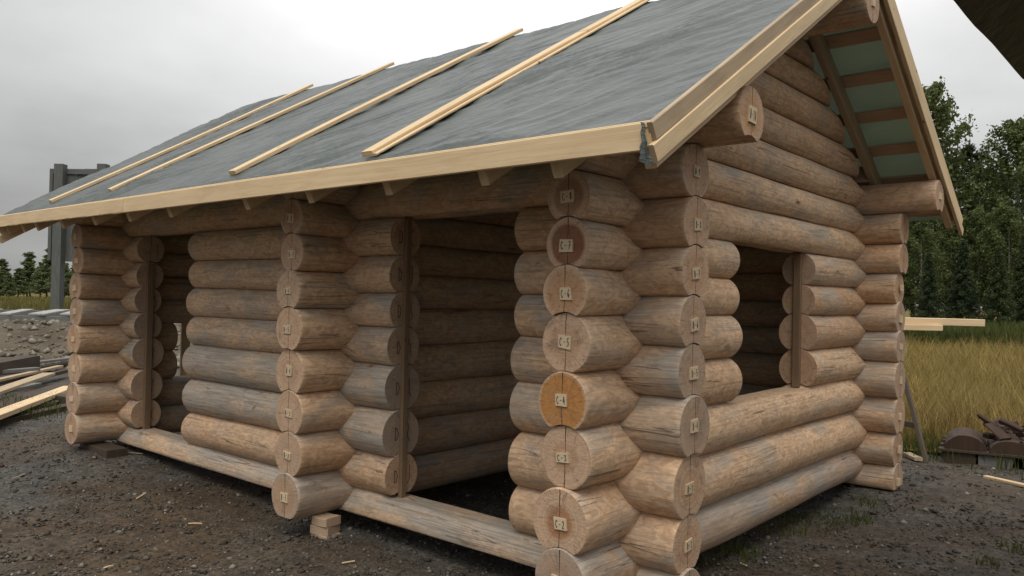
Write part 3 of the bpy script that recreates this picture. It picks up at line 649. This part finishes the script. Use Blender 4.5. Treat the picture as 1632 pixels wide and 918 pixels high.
# ------------------------------------------------------------------ things on the right: trestle, planks, slab pile
def gp(u, v): p = at_z(u, v, GZ); return p
MTRES = mat_wood('old_brown_wood', (.13, .105, .08), (.085, .068, .052), dirt=.3)
f0 = gp(1478, 742); tr = thing('trestle', (f0[0]-.3, f0[1], GZ), 'grey wooden trestle standing in the grass behind the cabin', 'trestle')
top = at_d(1432, 560, np.dot(f0-CAM, FW)+.15)
zt = 1.02; hx = np.array([f0[0]-.42, f0[1]+.30]); back = np.array([.55, .85])*.75
for q in (0, 1):
    o2 = np.array([-.85, .35])*q*1.4
    for sgn in (1, -1):
        foot = np.array([hx[0]+.42*sgn, hx[1]-.30*sgn])+o2; beam('leg', (foot[0], foot[1], GZ), (hx[0]+o2[0]+.03*sgn, hx[1]+o2[1]-.02*sgn, zt), .036, .04, MTRES, tr, up=(0, 1, .2))
    a = np.array([hx[0]+.32, hx[1]-.23])+o2; b_ = np.array([hx[0]-.32, hx[1]+.23])+o2; beam('cross_bar', (a[0], a[1], GZ+.32), (b_[0], b_[1], GZ+.32), .03, .05, MTRES, tr)
beam('top_beam', (hx[0]-.02, hx[1]+.01, zt-.02), (hx[0]-1.6, hx[1]+.66, zt-.02), .09, .1, MTRES, tr)
def long_plank(u, v, dep, length, w, h, label, du=-1):
    p = at_d(u, v, dep); d = RT.copy(); d[2] = 0; d /= np.linalg.norm(d); d = d*1.0+np.array([0, 0, .0])
    q = p-d*length; o = beam('plank', q, p, w, h, MPINE, None, nseg=6); tag(o, label, 'plank', 'sawn planks laid on the trestle'); return o
dep = np.dot(f0-CAM, FW)
pz = at_d(1562, 515, dep+.35)
o = long_plank(1562, 514.5, dep+.25, 1.9, .15, .062, 'longer pale sawn plank on the trestle, on top'); o = long_plank(1497, 522.5, dep+.20, 1.5, .12, .05, 'shorter pale sawn plank on the trestle, under the longer one')
pal_c = gp(1585, 748); u_ = RT.copy(); u_[2] = 0; u_ /= np.linalg.norm(u_); fw_ = pal_c-CAM; fw_[2] = 0; fw_ /= np.linalg.norm(fw_); u_ = np.array([fw_[1], -fw_[0], 0])
PL = lambda a, b, z: np.array([*(pal_c[:2]+u_[:2]*a+fw_[:2]*b), GZ+z])
pa = thing('pallet', tuple(PL(0, 0, 0)), 'low dark pallet on blocks holding the log slabs by the meadow', 'pallet')
for a, m in ((-.27, MDARKW), (.0, MGREY), (.42, MDARKW), (.8, MDARKW)):
    beam('block', PL(a-.12, .06, .045), PL(a+.13, .06, .045), .12, .13, m, pa); beam('block', PL(a-.12, .7, .045), PL(a+.13, .7, .045), .12, .11, MDARKW, pa)
for b in (.03, .28, .52, .74): beam('deck_board', PL(-.42, b, .125), PL(1.1, b, .125), .11, .025, MDARKW, pa)
MSLAB = mat_wood('red_brown_wood', (.072, .043, .028), (.042, .026, .018), knot=(.03, .02, .015), dirt=.4, dirt_c=(.03, .022, .016))
def slab_mesh(p0, p1, r, hgt, name, rot=0.):
    p0, p1 = np.array(p0), np.array(p1); ax = p1-p0; L = np.linalg.norm(ax); ax /= L; sd = np.cross(ax, (0, 0, 1.)); sd /= np.linalg.norm(sd); up = np.cross(sd, ax)
    sd, up = sd*math.cos(rot)+up*math.sin(rot), up*math.cos(rot)-sd*math.sin(rot); nb = 11; V, F, UV = [], [], []; ns = 5
    for i in range(ns):
        for k in range(nb):
            th = math.pi*k/(nb-1); j = 1+random.uniform(-.04, .04); V.append(p0+ax*L*i/(ns-1)+sd*r*math.cos(th)*j+up*hgt*math.sin(th)*j)
    for i in range(ns-1):
        for k in range(nb): k2 = (k+1) % nb; F.append((i*nb+k, i*nb+k2, (i+1)*nb+k2, (i+1)*nb+k))
    F += [tuple(reversed(range(nb))), tuple((ns-1)*nb+k for k in range(nb))]
    uv = [(float(np.dot(np.array(V[k])-p0, ax)), float(np.dot(np.array(V[k])-p0, sd))) for f in F for k in f]
    return mesh(name, V, F, uv, None, None, (MSLAB,))
for q, (a, r, h) in enumerate(((-.22, .16, .125), (.12, .16, .11), (.46, .165, .12), (.80, .155, .11))):
    o = link('log_slab', slab_mesh(PL(a, -.02, .14), PL(a+random.uniform(-.03, .03), .55, .14), r, h, 'log_slab'))
    tag(o, 'half-round dark log slab lying flat side down on the pallet', 'log slab', 'half-round slabs on the pallet')
for q in range(40):
    a = random.uniform(-.12, 1.1); z = .21+.03*(q % 6)+random.uniform(0, .02); ang = random.uniform(-.9, .9); l = random.uniform(.04, .10); b = random.uniform(.05, .5)
    d = u_*math.cos(ang)+fw_*math.sin(ang); p = PL(a, b, z); e = np.array([0, 0, random.uniform(-.05, .05)])
    o = link('firewood_piece', beam_mesh(p-d*l-e, p+d*l+e, random.uniform(.05, .11), random.uniform(.015, .045), up=(random.uniform(-.6, .6), random.uniform(-.6, .6), 1), mat=MSLAB if q != 3 else MPINE2, ch=.008, nseg=2, name='firewood_piece'))
    tag(o, 'pale split offcut among the dark ones heaped on the slabs' if q == 3 else 'small dark split offcut heaped on top of the log slabs', 'firewood', None if q == 3 else 'offcuts heaped on the slabs')
pp, pq = gp(1570, 769), gp(1660, 790); o = beam('plank', (pp[0], pp[1], GZ+.045), (pq[0], pq[1], GZ+.045), .05, .022, MPINE); tag(o, 'thin pale plank lying flat on the gravel near the pallet', 'plank')
o = beam('plank', gp(1445, 732)+np.array([0, 0, .05]), gp(1464, 741)+np.array([0, 0, .05]), .07, .03, MPINE2); tag(o, 'short pale board scrap on the ground by the trestle', 'plank')
# ------------------------------------------------------------------ things on the left: lumber, beams on the bank, big board
def lp(u, v, z): return at_z(u, v, z)
def lumber(u0, v0, u1, v1, z0, z1, w, h, mat, label, grp=None):
    a, b = lp(u0, v0, z0), lp(u1, v1, z1); o = beam('plank', a, b, w, h, mat, None, nseg=6, bend=.015); tag(o, label, 'plank', grp); return o
G1 = 'weathered planks of the lumber heap'
zl = GZ
lumber(-120, 705, 112, 618, zl+.12, zl+.12, .16, .05, MPINE, 'fresh yellow plank on top of the lumber heap')
lumber(-120, 668, 78, 596, zl+.16, zl+.16, .16, .04, MPINE2, 'brownish plank beside the fresh yellow one on the heap')
lumber(-140, 690, 120, 612, zl+.05, zl+.06, .30, .07, MDARKW, 'dark wet plank under the fresh yellow one')
for (u0, v0, u1, v1, z, w, h, m, lab) in ((-140, 690, 112, 636, .05, .10, .03, MGREY, 'thin grey plank along the front foot of the lumber heap'), (-140, 700, 118, 646, .03, .14, .06, MDARKW, 'dark wet plank lowest at the front of the lumber heap'), (-100, 600, 60, 588, .22, .12, .05, MGREY, 'grey plank lying next to the thick blunt timber'), (-90, 610, 110, 578, .10, .12, .05, MDARKW, 'dark plank at the back of the lumber heap near the bank'), (-120, 640, 108, 590, .12, .12, .05, MDARKW, 'dark plank running behind the brownish plank on the heap'),
        (-130, 678, 112, 626, .07, .13, .04, MDARKW, 'dark plank just below the fresh yellow one'), (-60, 596, 116, 571, .16, .10, .04, MGREY, 'narrow grey plank pointing at the cabin corner from the back of the heap'), (-100, 628, 96, 584, .18, .09, .035, MPINE2, 'narrow tan plank in the middle of the lumber heap'), (-120, 652, 60, 612, .14, .10, .035, MGREY, 'short grey plank between the brown and tan planks')):
    lumber(u0, v0, u1, v1, zl+z, zl+z, w, h, m, lab)
a, b = lp(-90, 606, zl+.24), lp(50, 578, zl+.24); o = beam('timber', a, b, .24, .22, MDARKW, None, nseg=5); tag(o, 'thick dark timber with a blunt end lying on the lumber heap', 'timber')
a, b = lp(-60, 625, zl+.1), lp(42, 598, zl+.1); o = beam('timber', a, b, .2, .16, MDARKW, None, nseg=5); tag(o, 'low dark timber lying under the thick blunt one', 'timber')
a = lp(100, 640, zl+.06); o = beam('timber', a-np.array([.25, 0, 0]), a+np.array([.3, .1, 0]), .14, .13, MDARKW, None); tag(o, 'short dark timber offcut beside the far front corner', 'timber')
# beams and pale boards lying along the top of the bank
zb = GZ+BH+.06; dpt = 19.0
def bankpt(d, t, z): return np.array([CAM[0]+d*d50[0]+t*t50[0], CAM[1]+d*d50[1]+t*t50[1], z])
for (d, z, lab) in ((18.75, zb+.06, 'long grey beam along the edge of the bank'), (20.3, zb+.13, 'long grey beam along the back of the bank')):
    o = beam('timber', bankpt(d, -7, z+.05), bankpt(d+.25, 2.5, z-.03), .16, .13, MGREY, None, nseg=8); tag(o, lab, 'timber')
for i in range(9):
    t = -3.2+i*.55; o = beam('plank', bankpt(18.85, t, zb+.15), bankpt(20.2, t+random.uniform(.2, .7), zb+.21), random.uniform(.15, .4), .03, mat_pale if i else (mat_pale := mat_wood('silver_wood', (.42, .42, .41), (.30, .30, .29), dirt=.3)), None)
    tag(o, 'pale silver board laid across the two grey beams on the bank', 'plank', 'boards across the beams on the bank')
# big timber board on posts, seen from behind
bd = 21.5; P0 = at_d(97, 497, bd); zbase = float(gz(P0[0], P0[1])); px = bd/FPX
MBB = mat_wood('silvered_board', (.125, .13, .128), (.085, .09, .088), knot=(.05, .05, .048), dirt=.4, dirt_c=(.15, .15, .14))
bb = thing('billboard', (P0[0], P0[1], zbase), 'tall grey plank board on timber posts seen from behind above the bank', 'billboard')
sd = RT.copy(); sd[2] = 0; sd /= np.linalg.norm(sd); fwd = FW.copy(); fwd[2] = 0; fwd /= np.linalg.norm(fwd)
def BP(u, v, back=0.): p = at_d(u, v, bd); return p+fwd*back
def vert(u, v0, v1, w, h, name, back=0., mat=MBB):
    a, b = BP(u, v1, back), BP(u, v0, back); a[:2] = b[:2]; return beam(name, a, b, w, h, mat, bb, up=tuple(fwd))
pw = 14*px
for u in (97, 165, 233): 
    b = BP(u, 262); beam('post', (b[0], b[1], zbase-.05), tuple(b), pw, pw, MBB, bb, up=tuple(fwd))
nb_ = 13
for i in range(nb_):
    u = 83+i*13.6; b = BP(u, 268, .13+.02*(i % 2)); a = BP(u, 412, .13+.02*(i % 2)); a[:2] = b[:2]; beam('board', a, b, 13.3*px, .03, MBB, bb, up=tuple(fwd))
for v in (272, 412):
    a = BP(77, v, .10); b = BP(262, v, .10); b[2] = a[2]; beam('rail', a, b, .05, 8*px, MBB, bb)
vert(79.5, 268, 414, .09, .05, 'stile', .095)
# ------------------------------------------------------------------ neighbouring roof edge, upper right
e0, e1 = at_z(1518, 0, 2.05), at_z(1632, 128, 2.05)
ed = e1-e0; ed[2] = 0; ed /= np.linalg.norm(ed); inn = np.array([-ed[1], ed[0], 0])
if np.dot(inn, RT) < 0: inn = -inn
ca = e0-ed*1.4; LN = 4.6
nr = thing('lean_to_roof', tuple(ca+inn*1.2+np.array([0, 0, GZ-2.10])), 'black tarp edge of a lean-to roof hanging over the yard', 'roof')
V, F = [], []; na, nbb = 40, 12
for i in range(na):
    for j in range(nbb):
        t = i/(na-1)*LN; s = j/(nbb-1)*1.9; wob = .010*mnoise.noise((t*2.2, 0, 1))+.005*mnoise.noise((t*7, 0, 4))
        p = ca+ed*t+inn*(s+wob*(j < 2)); z = 2.10+.45*s+(.005*mnoise.noise((t*3, s*3, 0)))
        if j == 0: z -= .05+.006*mnoise.noise((t*4, 2, 2))
        V.append((p[0], p[1], z))
for i in range(na-1):
    for j in range(nbb-1): F.append((i*nbb+j, i*nbb+j+1, (i+1)*nbb+j+1, (i+1)*nbb+j))
link('tarp', mesh('tarp', V, F, None, None, [True]*len(F), (MBLACK,)), nr)
for q in range(6):
    s = .62+q*.26; p = ca+inn*s; beam('roof_board', (p[0], p[1], 2.06+.45*s), tuple(np.array([*(p+ed*LN)[:2], 2.06+.45*s])), .25, .022, MBOARD, nr, up=tuple(np.array([0, 0, 1.])-inn*.45))
for q in range(6):
    p = ca+ed*(.25+q*.82); a = p+inn*.55; b = p+inn*1.85; beam('rafter', (a[0], a[1], 2.03+.2), (b[0], b[1], 2.03+.45*1.75), .05, .1, MDARKW, nr)
for q in (0.2, 4.4):
    p = ca+ed*q+inn*1.7; beam('post', (p[0], p[1], GZ-.02), (p[0], p[1], 2.72), .12, .12, MDARKW, nr, up=(1, 0, 0))
p, q = ca+inn*1.7, ca+ed*LN+inn*1.7; beam('wall_plate', (p[0], p[1], 2.72), (q[0], q[1], 2.72), .1, .12, MDARKW, nr)
# ------------------------------------------------------------------ vegetation
def tree_parts(kind, H, seed, nleaf, leaf):
    rng = np.random.default_rng(seed); V, F = [], []
    def tube(pts, rads, n=6):
        base = len(V)
        for p, r in zip(pts, rads):
            for k in range(n): V.append((p[0]+r*math.cos(6.283*k/n), p[1]+r*math.sin(6.283*k/n), p[2]))
        for i in range(len(pts)-1):
            for k in range(n): F.append((base+i*n+k, base+i*n+(k+1) % n, base+(i+1)*n+(k+1) % n, base+(i+1)*n+k))
    tr_ = [np.array([.02*H*math.sin(t*3+seed)*t, .02*H*math.cos(t*2.3+seed)*t, H*t]) for t in np.linspace(0, .97, 9)]
    tube(tr_, [max(.02, H*.013*(1-t)**.8) for t in np.linspace(0, .97, 9)], 7)
    anchors = []
    nl = {'birch': 46, 'pine': 34, 'spruce': 70, 'young': 22}[kind]
    for i in range(nl):
        q = (i+.5)/nl
        if kind == 'birch': t = .16+.82*q; reach = H*.19*math.sin(min(1, (1-t)*1.5+.12)*1.57)*rng.uniform(.55, 1.1); rise = .75
        elif kind == 'pine': t = .12+.86*q; reach = H*.20*(1.08-t)**.6*rng.uniform(.5, 1.15); rise = .25
        elif kind == 'spruce': t = .05+.93*q; reach = H*.20*(1.03-t)*rng.uniform(.8, 1.1); rise = -.15
        else: t = .08+.9*q; reach = H*.20*(1.1-t)*rng.uniform(.6, 1.2); rise = .6
        a = i*2.399+rng.uniform(-.4, .4); b = tr_[0]*0+np.array([np.interp(t, np.linspace(0, .97, 9), [p[c] for p in tr_]) for c in range(3)])
        e = b+np.array([math.cos(a)*reach, math.sin(a)*reach, reach*rise]); m = (b+e)/2+np.array([0, 0, reach*.08])
        tube([b, m, e], [max(.012, H*.0035*(1-t)+.008), .012, .006], 4)
        for w in np.linspace(.35, 1.05, 5): anchors.append((b*(1-w)**2+2*m*w*(1-w)+e*w*w if w <= 1 else e, .12*reach+.02*H))
    P = np.array([a for a, _ in anchors]); R_ = np.array([r for _, r in anchors]); k = rng.integers(0, len(P), nleaf)
    drop = {'birch': -.6, 'pine': 0, 'spruce': -.3, 'young': -.1}[kind]
    g = rng.normal(size=(nleaf, 3))*(.62 if kind == 'young' else .46); c = P[k]+g*R_[k][:, None]; c[:, 2] += drop*np.abs(rng.normal(size=nleaf))*R_[k]
    c[:, 2] = np.maximum(c[:, 2], .1)
    n1 = rng.normal(size=(nleaf, 3)); n1 /= np.linalg.norm(n1, axis=1)[:, None]; n2 = np.cross(n1, rng.normal(size=(nleaf, 3))); n2 /= np.linalg.norm(n2, axis=1)[:, None]
    s = leaf*(.6+.8*rng.random(nleaf))[:, None]; asp = {'birch': .62, 'pine': .28, 'spruce': .35, 'young': .55}[kind]
    q = np.stack([c-n1*s, c+n2*s*asp, c+n1*s, c-n2*s*asp], 1).reshape(-1, 3); lf = np.arange(nleaf*4).reshape(-1, 4)
    m1 = mesh('trunk', V, F, None, None, [True]*len(F), (MBIRCH if kind == 'birch' else MBARK,))
    m2 = mesh('crown', q, lf, None, None, None, ({'birch': MLEAF_B, 'pine': MLEAF_P, 'spruce': MLEAF_P, 'young': MLEAF_Y}[kind],))
    return m1, m2, H
PROTO = {'birch': [tree_parts('birch', 13, s, 14000, .10) for s in (1, 2, 3)], 'pine': [tree_parts('pine', 12, s, 14000, .14) for s in (4, 5)], 'spruce': [tree_parts('spruce', 12, 6, 20000, .14)], 'young': [tree_parts('young', 4, s, 6000, .075) for s in (7, 8, 9)]}
def plant_tree(kind, idx, u, vtop, dep, label, group, name=None, wide=1.):
    p = at_d(u, 470, dep); z = float(gz(p[0], p[1])); top = at_d(u, vtop, dep)[2]; m1, m2, H = PROTO[kind][idx % len(PROTO[kind])]; s = (top-z)/H
    t = thing(name or {'birch': 'birch_tree', 'pine': 'pine_tree', 'spruce': 'spruce_tree', 'young': 'young_tree'}[kind], (p[0], p[1], z), label, 'tree', group); t.rotation_euler[2] = random.random()*6.28; t.scale = (s*wide, s*wide, s)
    for nm, m in (('trunk', m1), ('crown', m2)): o = bpy.data.objects.new(nm, m); COL.objects.link(o); o.parent = t; o['seed'] = random.random()
# wood behind the meadow
GR = 'trees beyond the meadow'
plant_tree('birch', 0, 1484, 135, 44, 'tall light green birch rising just behind the rear roof edge', None)
plant_tree('birch', 1, 1628, 185, 42, 'broad green birch standing clear at the right of the dark pines', None, wide=1.15)
for (k, i, u, v, d) in (('pine', 0, 1545, 228, 46), ('pine', 1, 1580, 268, 48), ('pine', 1, 1510, 250, 52), ('pine', 0, 1455, 275, 46), ('pine', 0, 1605, 262, 52), ('pine', 1, 1420, 240, 48), ('pine', 0, 1660, 220, 50), ('pine', 1, 1700, 190, 46), ('pine', 0, 1385, 250, 50), ('pine', 1, 1750, 200, 50), ('pine', 0, 1345, 240, 52), ('pine', 1, 1300, 255, 55), ('pine', 0, 1250, 250, 58), ('pine', 1, 1200, 262, 60)):
    plant_tree(k, i, u, v, d, 'dark dense pine in the wood beyond the meadow', GR)
for (k, i, u, v, d) in (('birch', 2, 1400, 200, 52), ('birch', 0, 1730, 140, 48), ('birch', 1, 1560, 330, 40), ('birch', 2, 1465, 345, 39), ('birch', 0, 1515, 340, 41), ('birch', 2, 1605, 330, 39), ('birch', 1, 1430, 330, 40), ('birch', 2, 1665, 320, 40), ('spruce', 0, 1535, 380, 37), ('spruce', 0, 1480, 400, 36), ('spruce', 0, 1590, 390, 36), ('spruce', 0, 1635, 370, 37)):
    plant_tree(k, i, u, v, d, 'bushy spruce at the foot of the wood beyond the meadow' if k == 'spruce' else 'smaller green birch at the front of the wood beyond the meadow', 'small spruces at the edge of the wood' if k == 'spruce' else 'small birches at the edge of the wood')
# saplings far left beyond the bank
for i in range(30):
    u = -150+i*10.5+random.uniform(-5, 5); v = random.uniform(410, 440)-(20 if i in (19, 21, 22) else 0); plant_tree('young', i, u, v, random.uniform(46, 62), 'young green tree in the row beyond the bank', 'young trees beyond the bank', wide=random.uniform(1.4, 2.0))
def grass_mesh(name, X, Y, Hh, wd, mat, zf=gz, lean=.35, spread=0., dz=0.):
    n = len(X); a = RNG.random(n)*6.283; z0 = zf(X, Y)+dz; l = lean*(.3+RNG.random(n))*Hh; la = RNG.random(n)*6.283
    cx_, sx_ = np.cos(a)*wd/2, np.sin(a)*wd/2; lx, ly = np.cos(la)*l, np.sin(la)*l
    B = np.stack([X, Y, z0], -1); P = np.stack([B+np.stack([cx_, sx_, 0*X], -1), B-np.stack([cx_, sx_, 0*X], -1),
        B+np.stack([lx*.35-cx_*.7, ly*.35-sx_*.7, Hh*.6], -1), B+np.stack([lx*.35+cx_*.7, ly*.35+sx_*.7, Hh*.6], -1), B+np.stack([lx, ly, Hh], -1)], 1)
    k = (np.arange(n)*5)[:, None]; V = P.reshape(-1, 3).astype(np.float32); quad = (k+np.array([[0, 1, 2, 3]])); tri = (k+np.array([[3, 2, 4]]))
    me = bpy.data.meshes.new(name); me.vertices.add(len(V)); me.vertices.foreach_set('co', V.ravel())
    loops = np.concatenate([quad.ravel(), tri.ravel()]).astype(np.int32); me.loops.add(len(loops)); me.loops.foreach_set('vertex_index', loops)
    me.polygons.add(2*n); me.polygons.foreach_set('loop_start', np.concatenate([np.arange(n)*4, 4*n+np.arange(n)*3]).astype(np.int32)); me.update(calc_edges=True); me.materials.append(mat)
    return link(name, me)
n = 210000; d = 7.4+52*RNG.random(n)**2.0; ang = RNG.uniform(-.38, .62, n); X = CAM[0]-np.sin(ang)*d; Y = CAM[1]+np.cos(ang)*d; k = Y > field_edge(X)+.03; X, Y, d = X[k], Y[k], d[k]
edge = np.clip((Y-field_edge(X))/.9, .25, 1); hh = (.26+.30*RNG.random(len(X)))*edge*(1+.45*np.array([mnoise.noise((x*.5, y*.5, 0)) for x, y in zip(X, Y)]))
g = grass_mesh('meadow_grass', X, Y, hh, .0035+.0011*d**.75, MSTRAW, lean=.55); tag(g, 'tall yellow ripe grass of the meadow behind the cabin', 'grass'); g['kind'] = 'stuff'
def tufts(spots, per, rad, h, name, label, w=.006):
    X, Y = [], []
    for (x, y, s) in spots:
        m = int(per*s); r = rad*s*np.sqrt(RNG.random(m)); a = RNG.random(m)*6.283; X.append(x+r*np.cos(a)); Y.append(y+r*np.sin(a))
    X, Y = np.concatenate(X), np.concatenate(Y); hh = h*(.35+.65*RNG.random(len(X))); g = grass_mesh(name, X, Y, hh, w, MGREEN, lean=.6); tag(g, label, 'grass'); g['kind'] = 'stuff'
sp = []
for (u, v, s) in ((1290, 835, 1.0), (1340, 828, .9), (1250, 848, .6), (1150, 892, .9), (1180, 880, .6), (1370, 835, .4), (1620, 880, .5), (1575, 905, .3), (1385, 815, .5)):
    p = gp(u, v); sp.append((p[0], p[1], s))
tufts(sp, 150, .22, .055, 'weeds', 'thin green weeds growing in the gravel along the window wall')
sp = []
for (u, v, s) in ((30, 655, 1.), (45, 662, 1.2), (10, 668, .8), (70, 650, .6), (0, 650, 1.)):
    p = gp(u, v); sp.append((p[0], p[1], s))
tufts(sp, 160, .30, .16, 'weeds', 'green weeds growing in front of the lumber heap', .012)
X = RNG.uniform(-4, 6, 9000); Y = field_edge(X)+RNG.normal(0, .28, 9000); g = grass_mesh('weeds', X, Y, .06+.16*RNG.random(9000), .008, MGREEN, lean=.5); tag(g, 'green grass fringe where the gravel meets the meadow', 'grass'); g['kind'] = 'stuff'
n = 26000; D = RNG.uniform(21.5, 48, n); T = RNG.uniform(-26, 7, n); X = CAM[0]+D*d50[0]+T*t50[0]; Y = CAM[1]+D*d50[1]+T*t50[1]
MVERGE = mat_grass('verge_grass', ((.115, .105, .036), (.19, .165, .06), (.085, .10, .03)))
g = grass_mesh('verge_grass', X, Y, .18+.2*RNG.random(n), .05, MVERGE); tag(g, 'yellowish grass on the flat ground above the bank', 'grass'); g['kind'] = 'stuff'
n = 30000; d = RNG.uniform(27, 36, n); ang = RNG.uniform(-.3, .5, n); X = CAM[0]-np.sin(ang)*d; Y = CAM[1]+np.cos(ang)*d
g = grass_mesh('tall_weeds', X, Y, .5+.5*RNG.random(n), .05, MGREEN); tag(g, 'tall green weeds along the far side of the meadow', 'weeds'); g['kind'] = 'stuff'
# thin straws and chips on the yard
for (u, v, u2, v2, m) in ((300, 838, 322, 838, MPINE), (218, 800, 232, 792, MPINE), (170, 738, 228, 738, MPINE2), (545, 905, 565, 902, MPINE), (165, 912, 180, 908, MPINE), (20, 770, 40, 765, MPINE2), (1180, 905, 1190, 910, MPINE)):
    a, b = gp(u, v), gp(u2, v2); a[2] = gz(a[0], a[1])+.012; b[2] = gz(b[0], b[1])+.014
    o = beam('wood_splinter', a, b, .008, .005, m, None, ch=.001); tag(o, 'thin pale wood splinter lying on the gravel', 'splinter', 'splinters on the gravel')
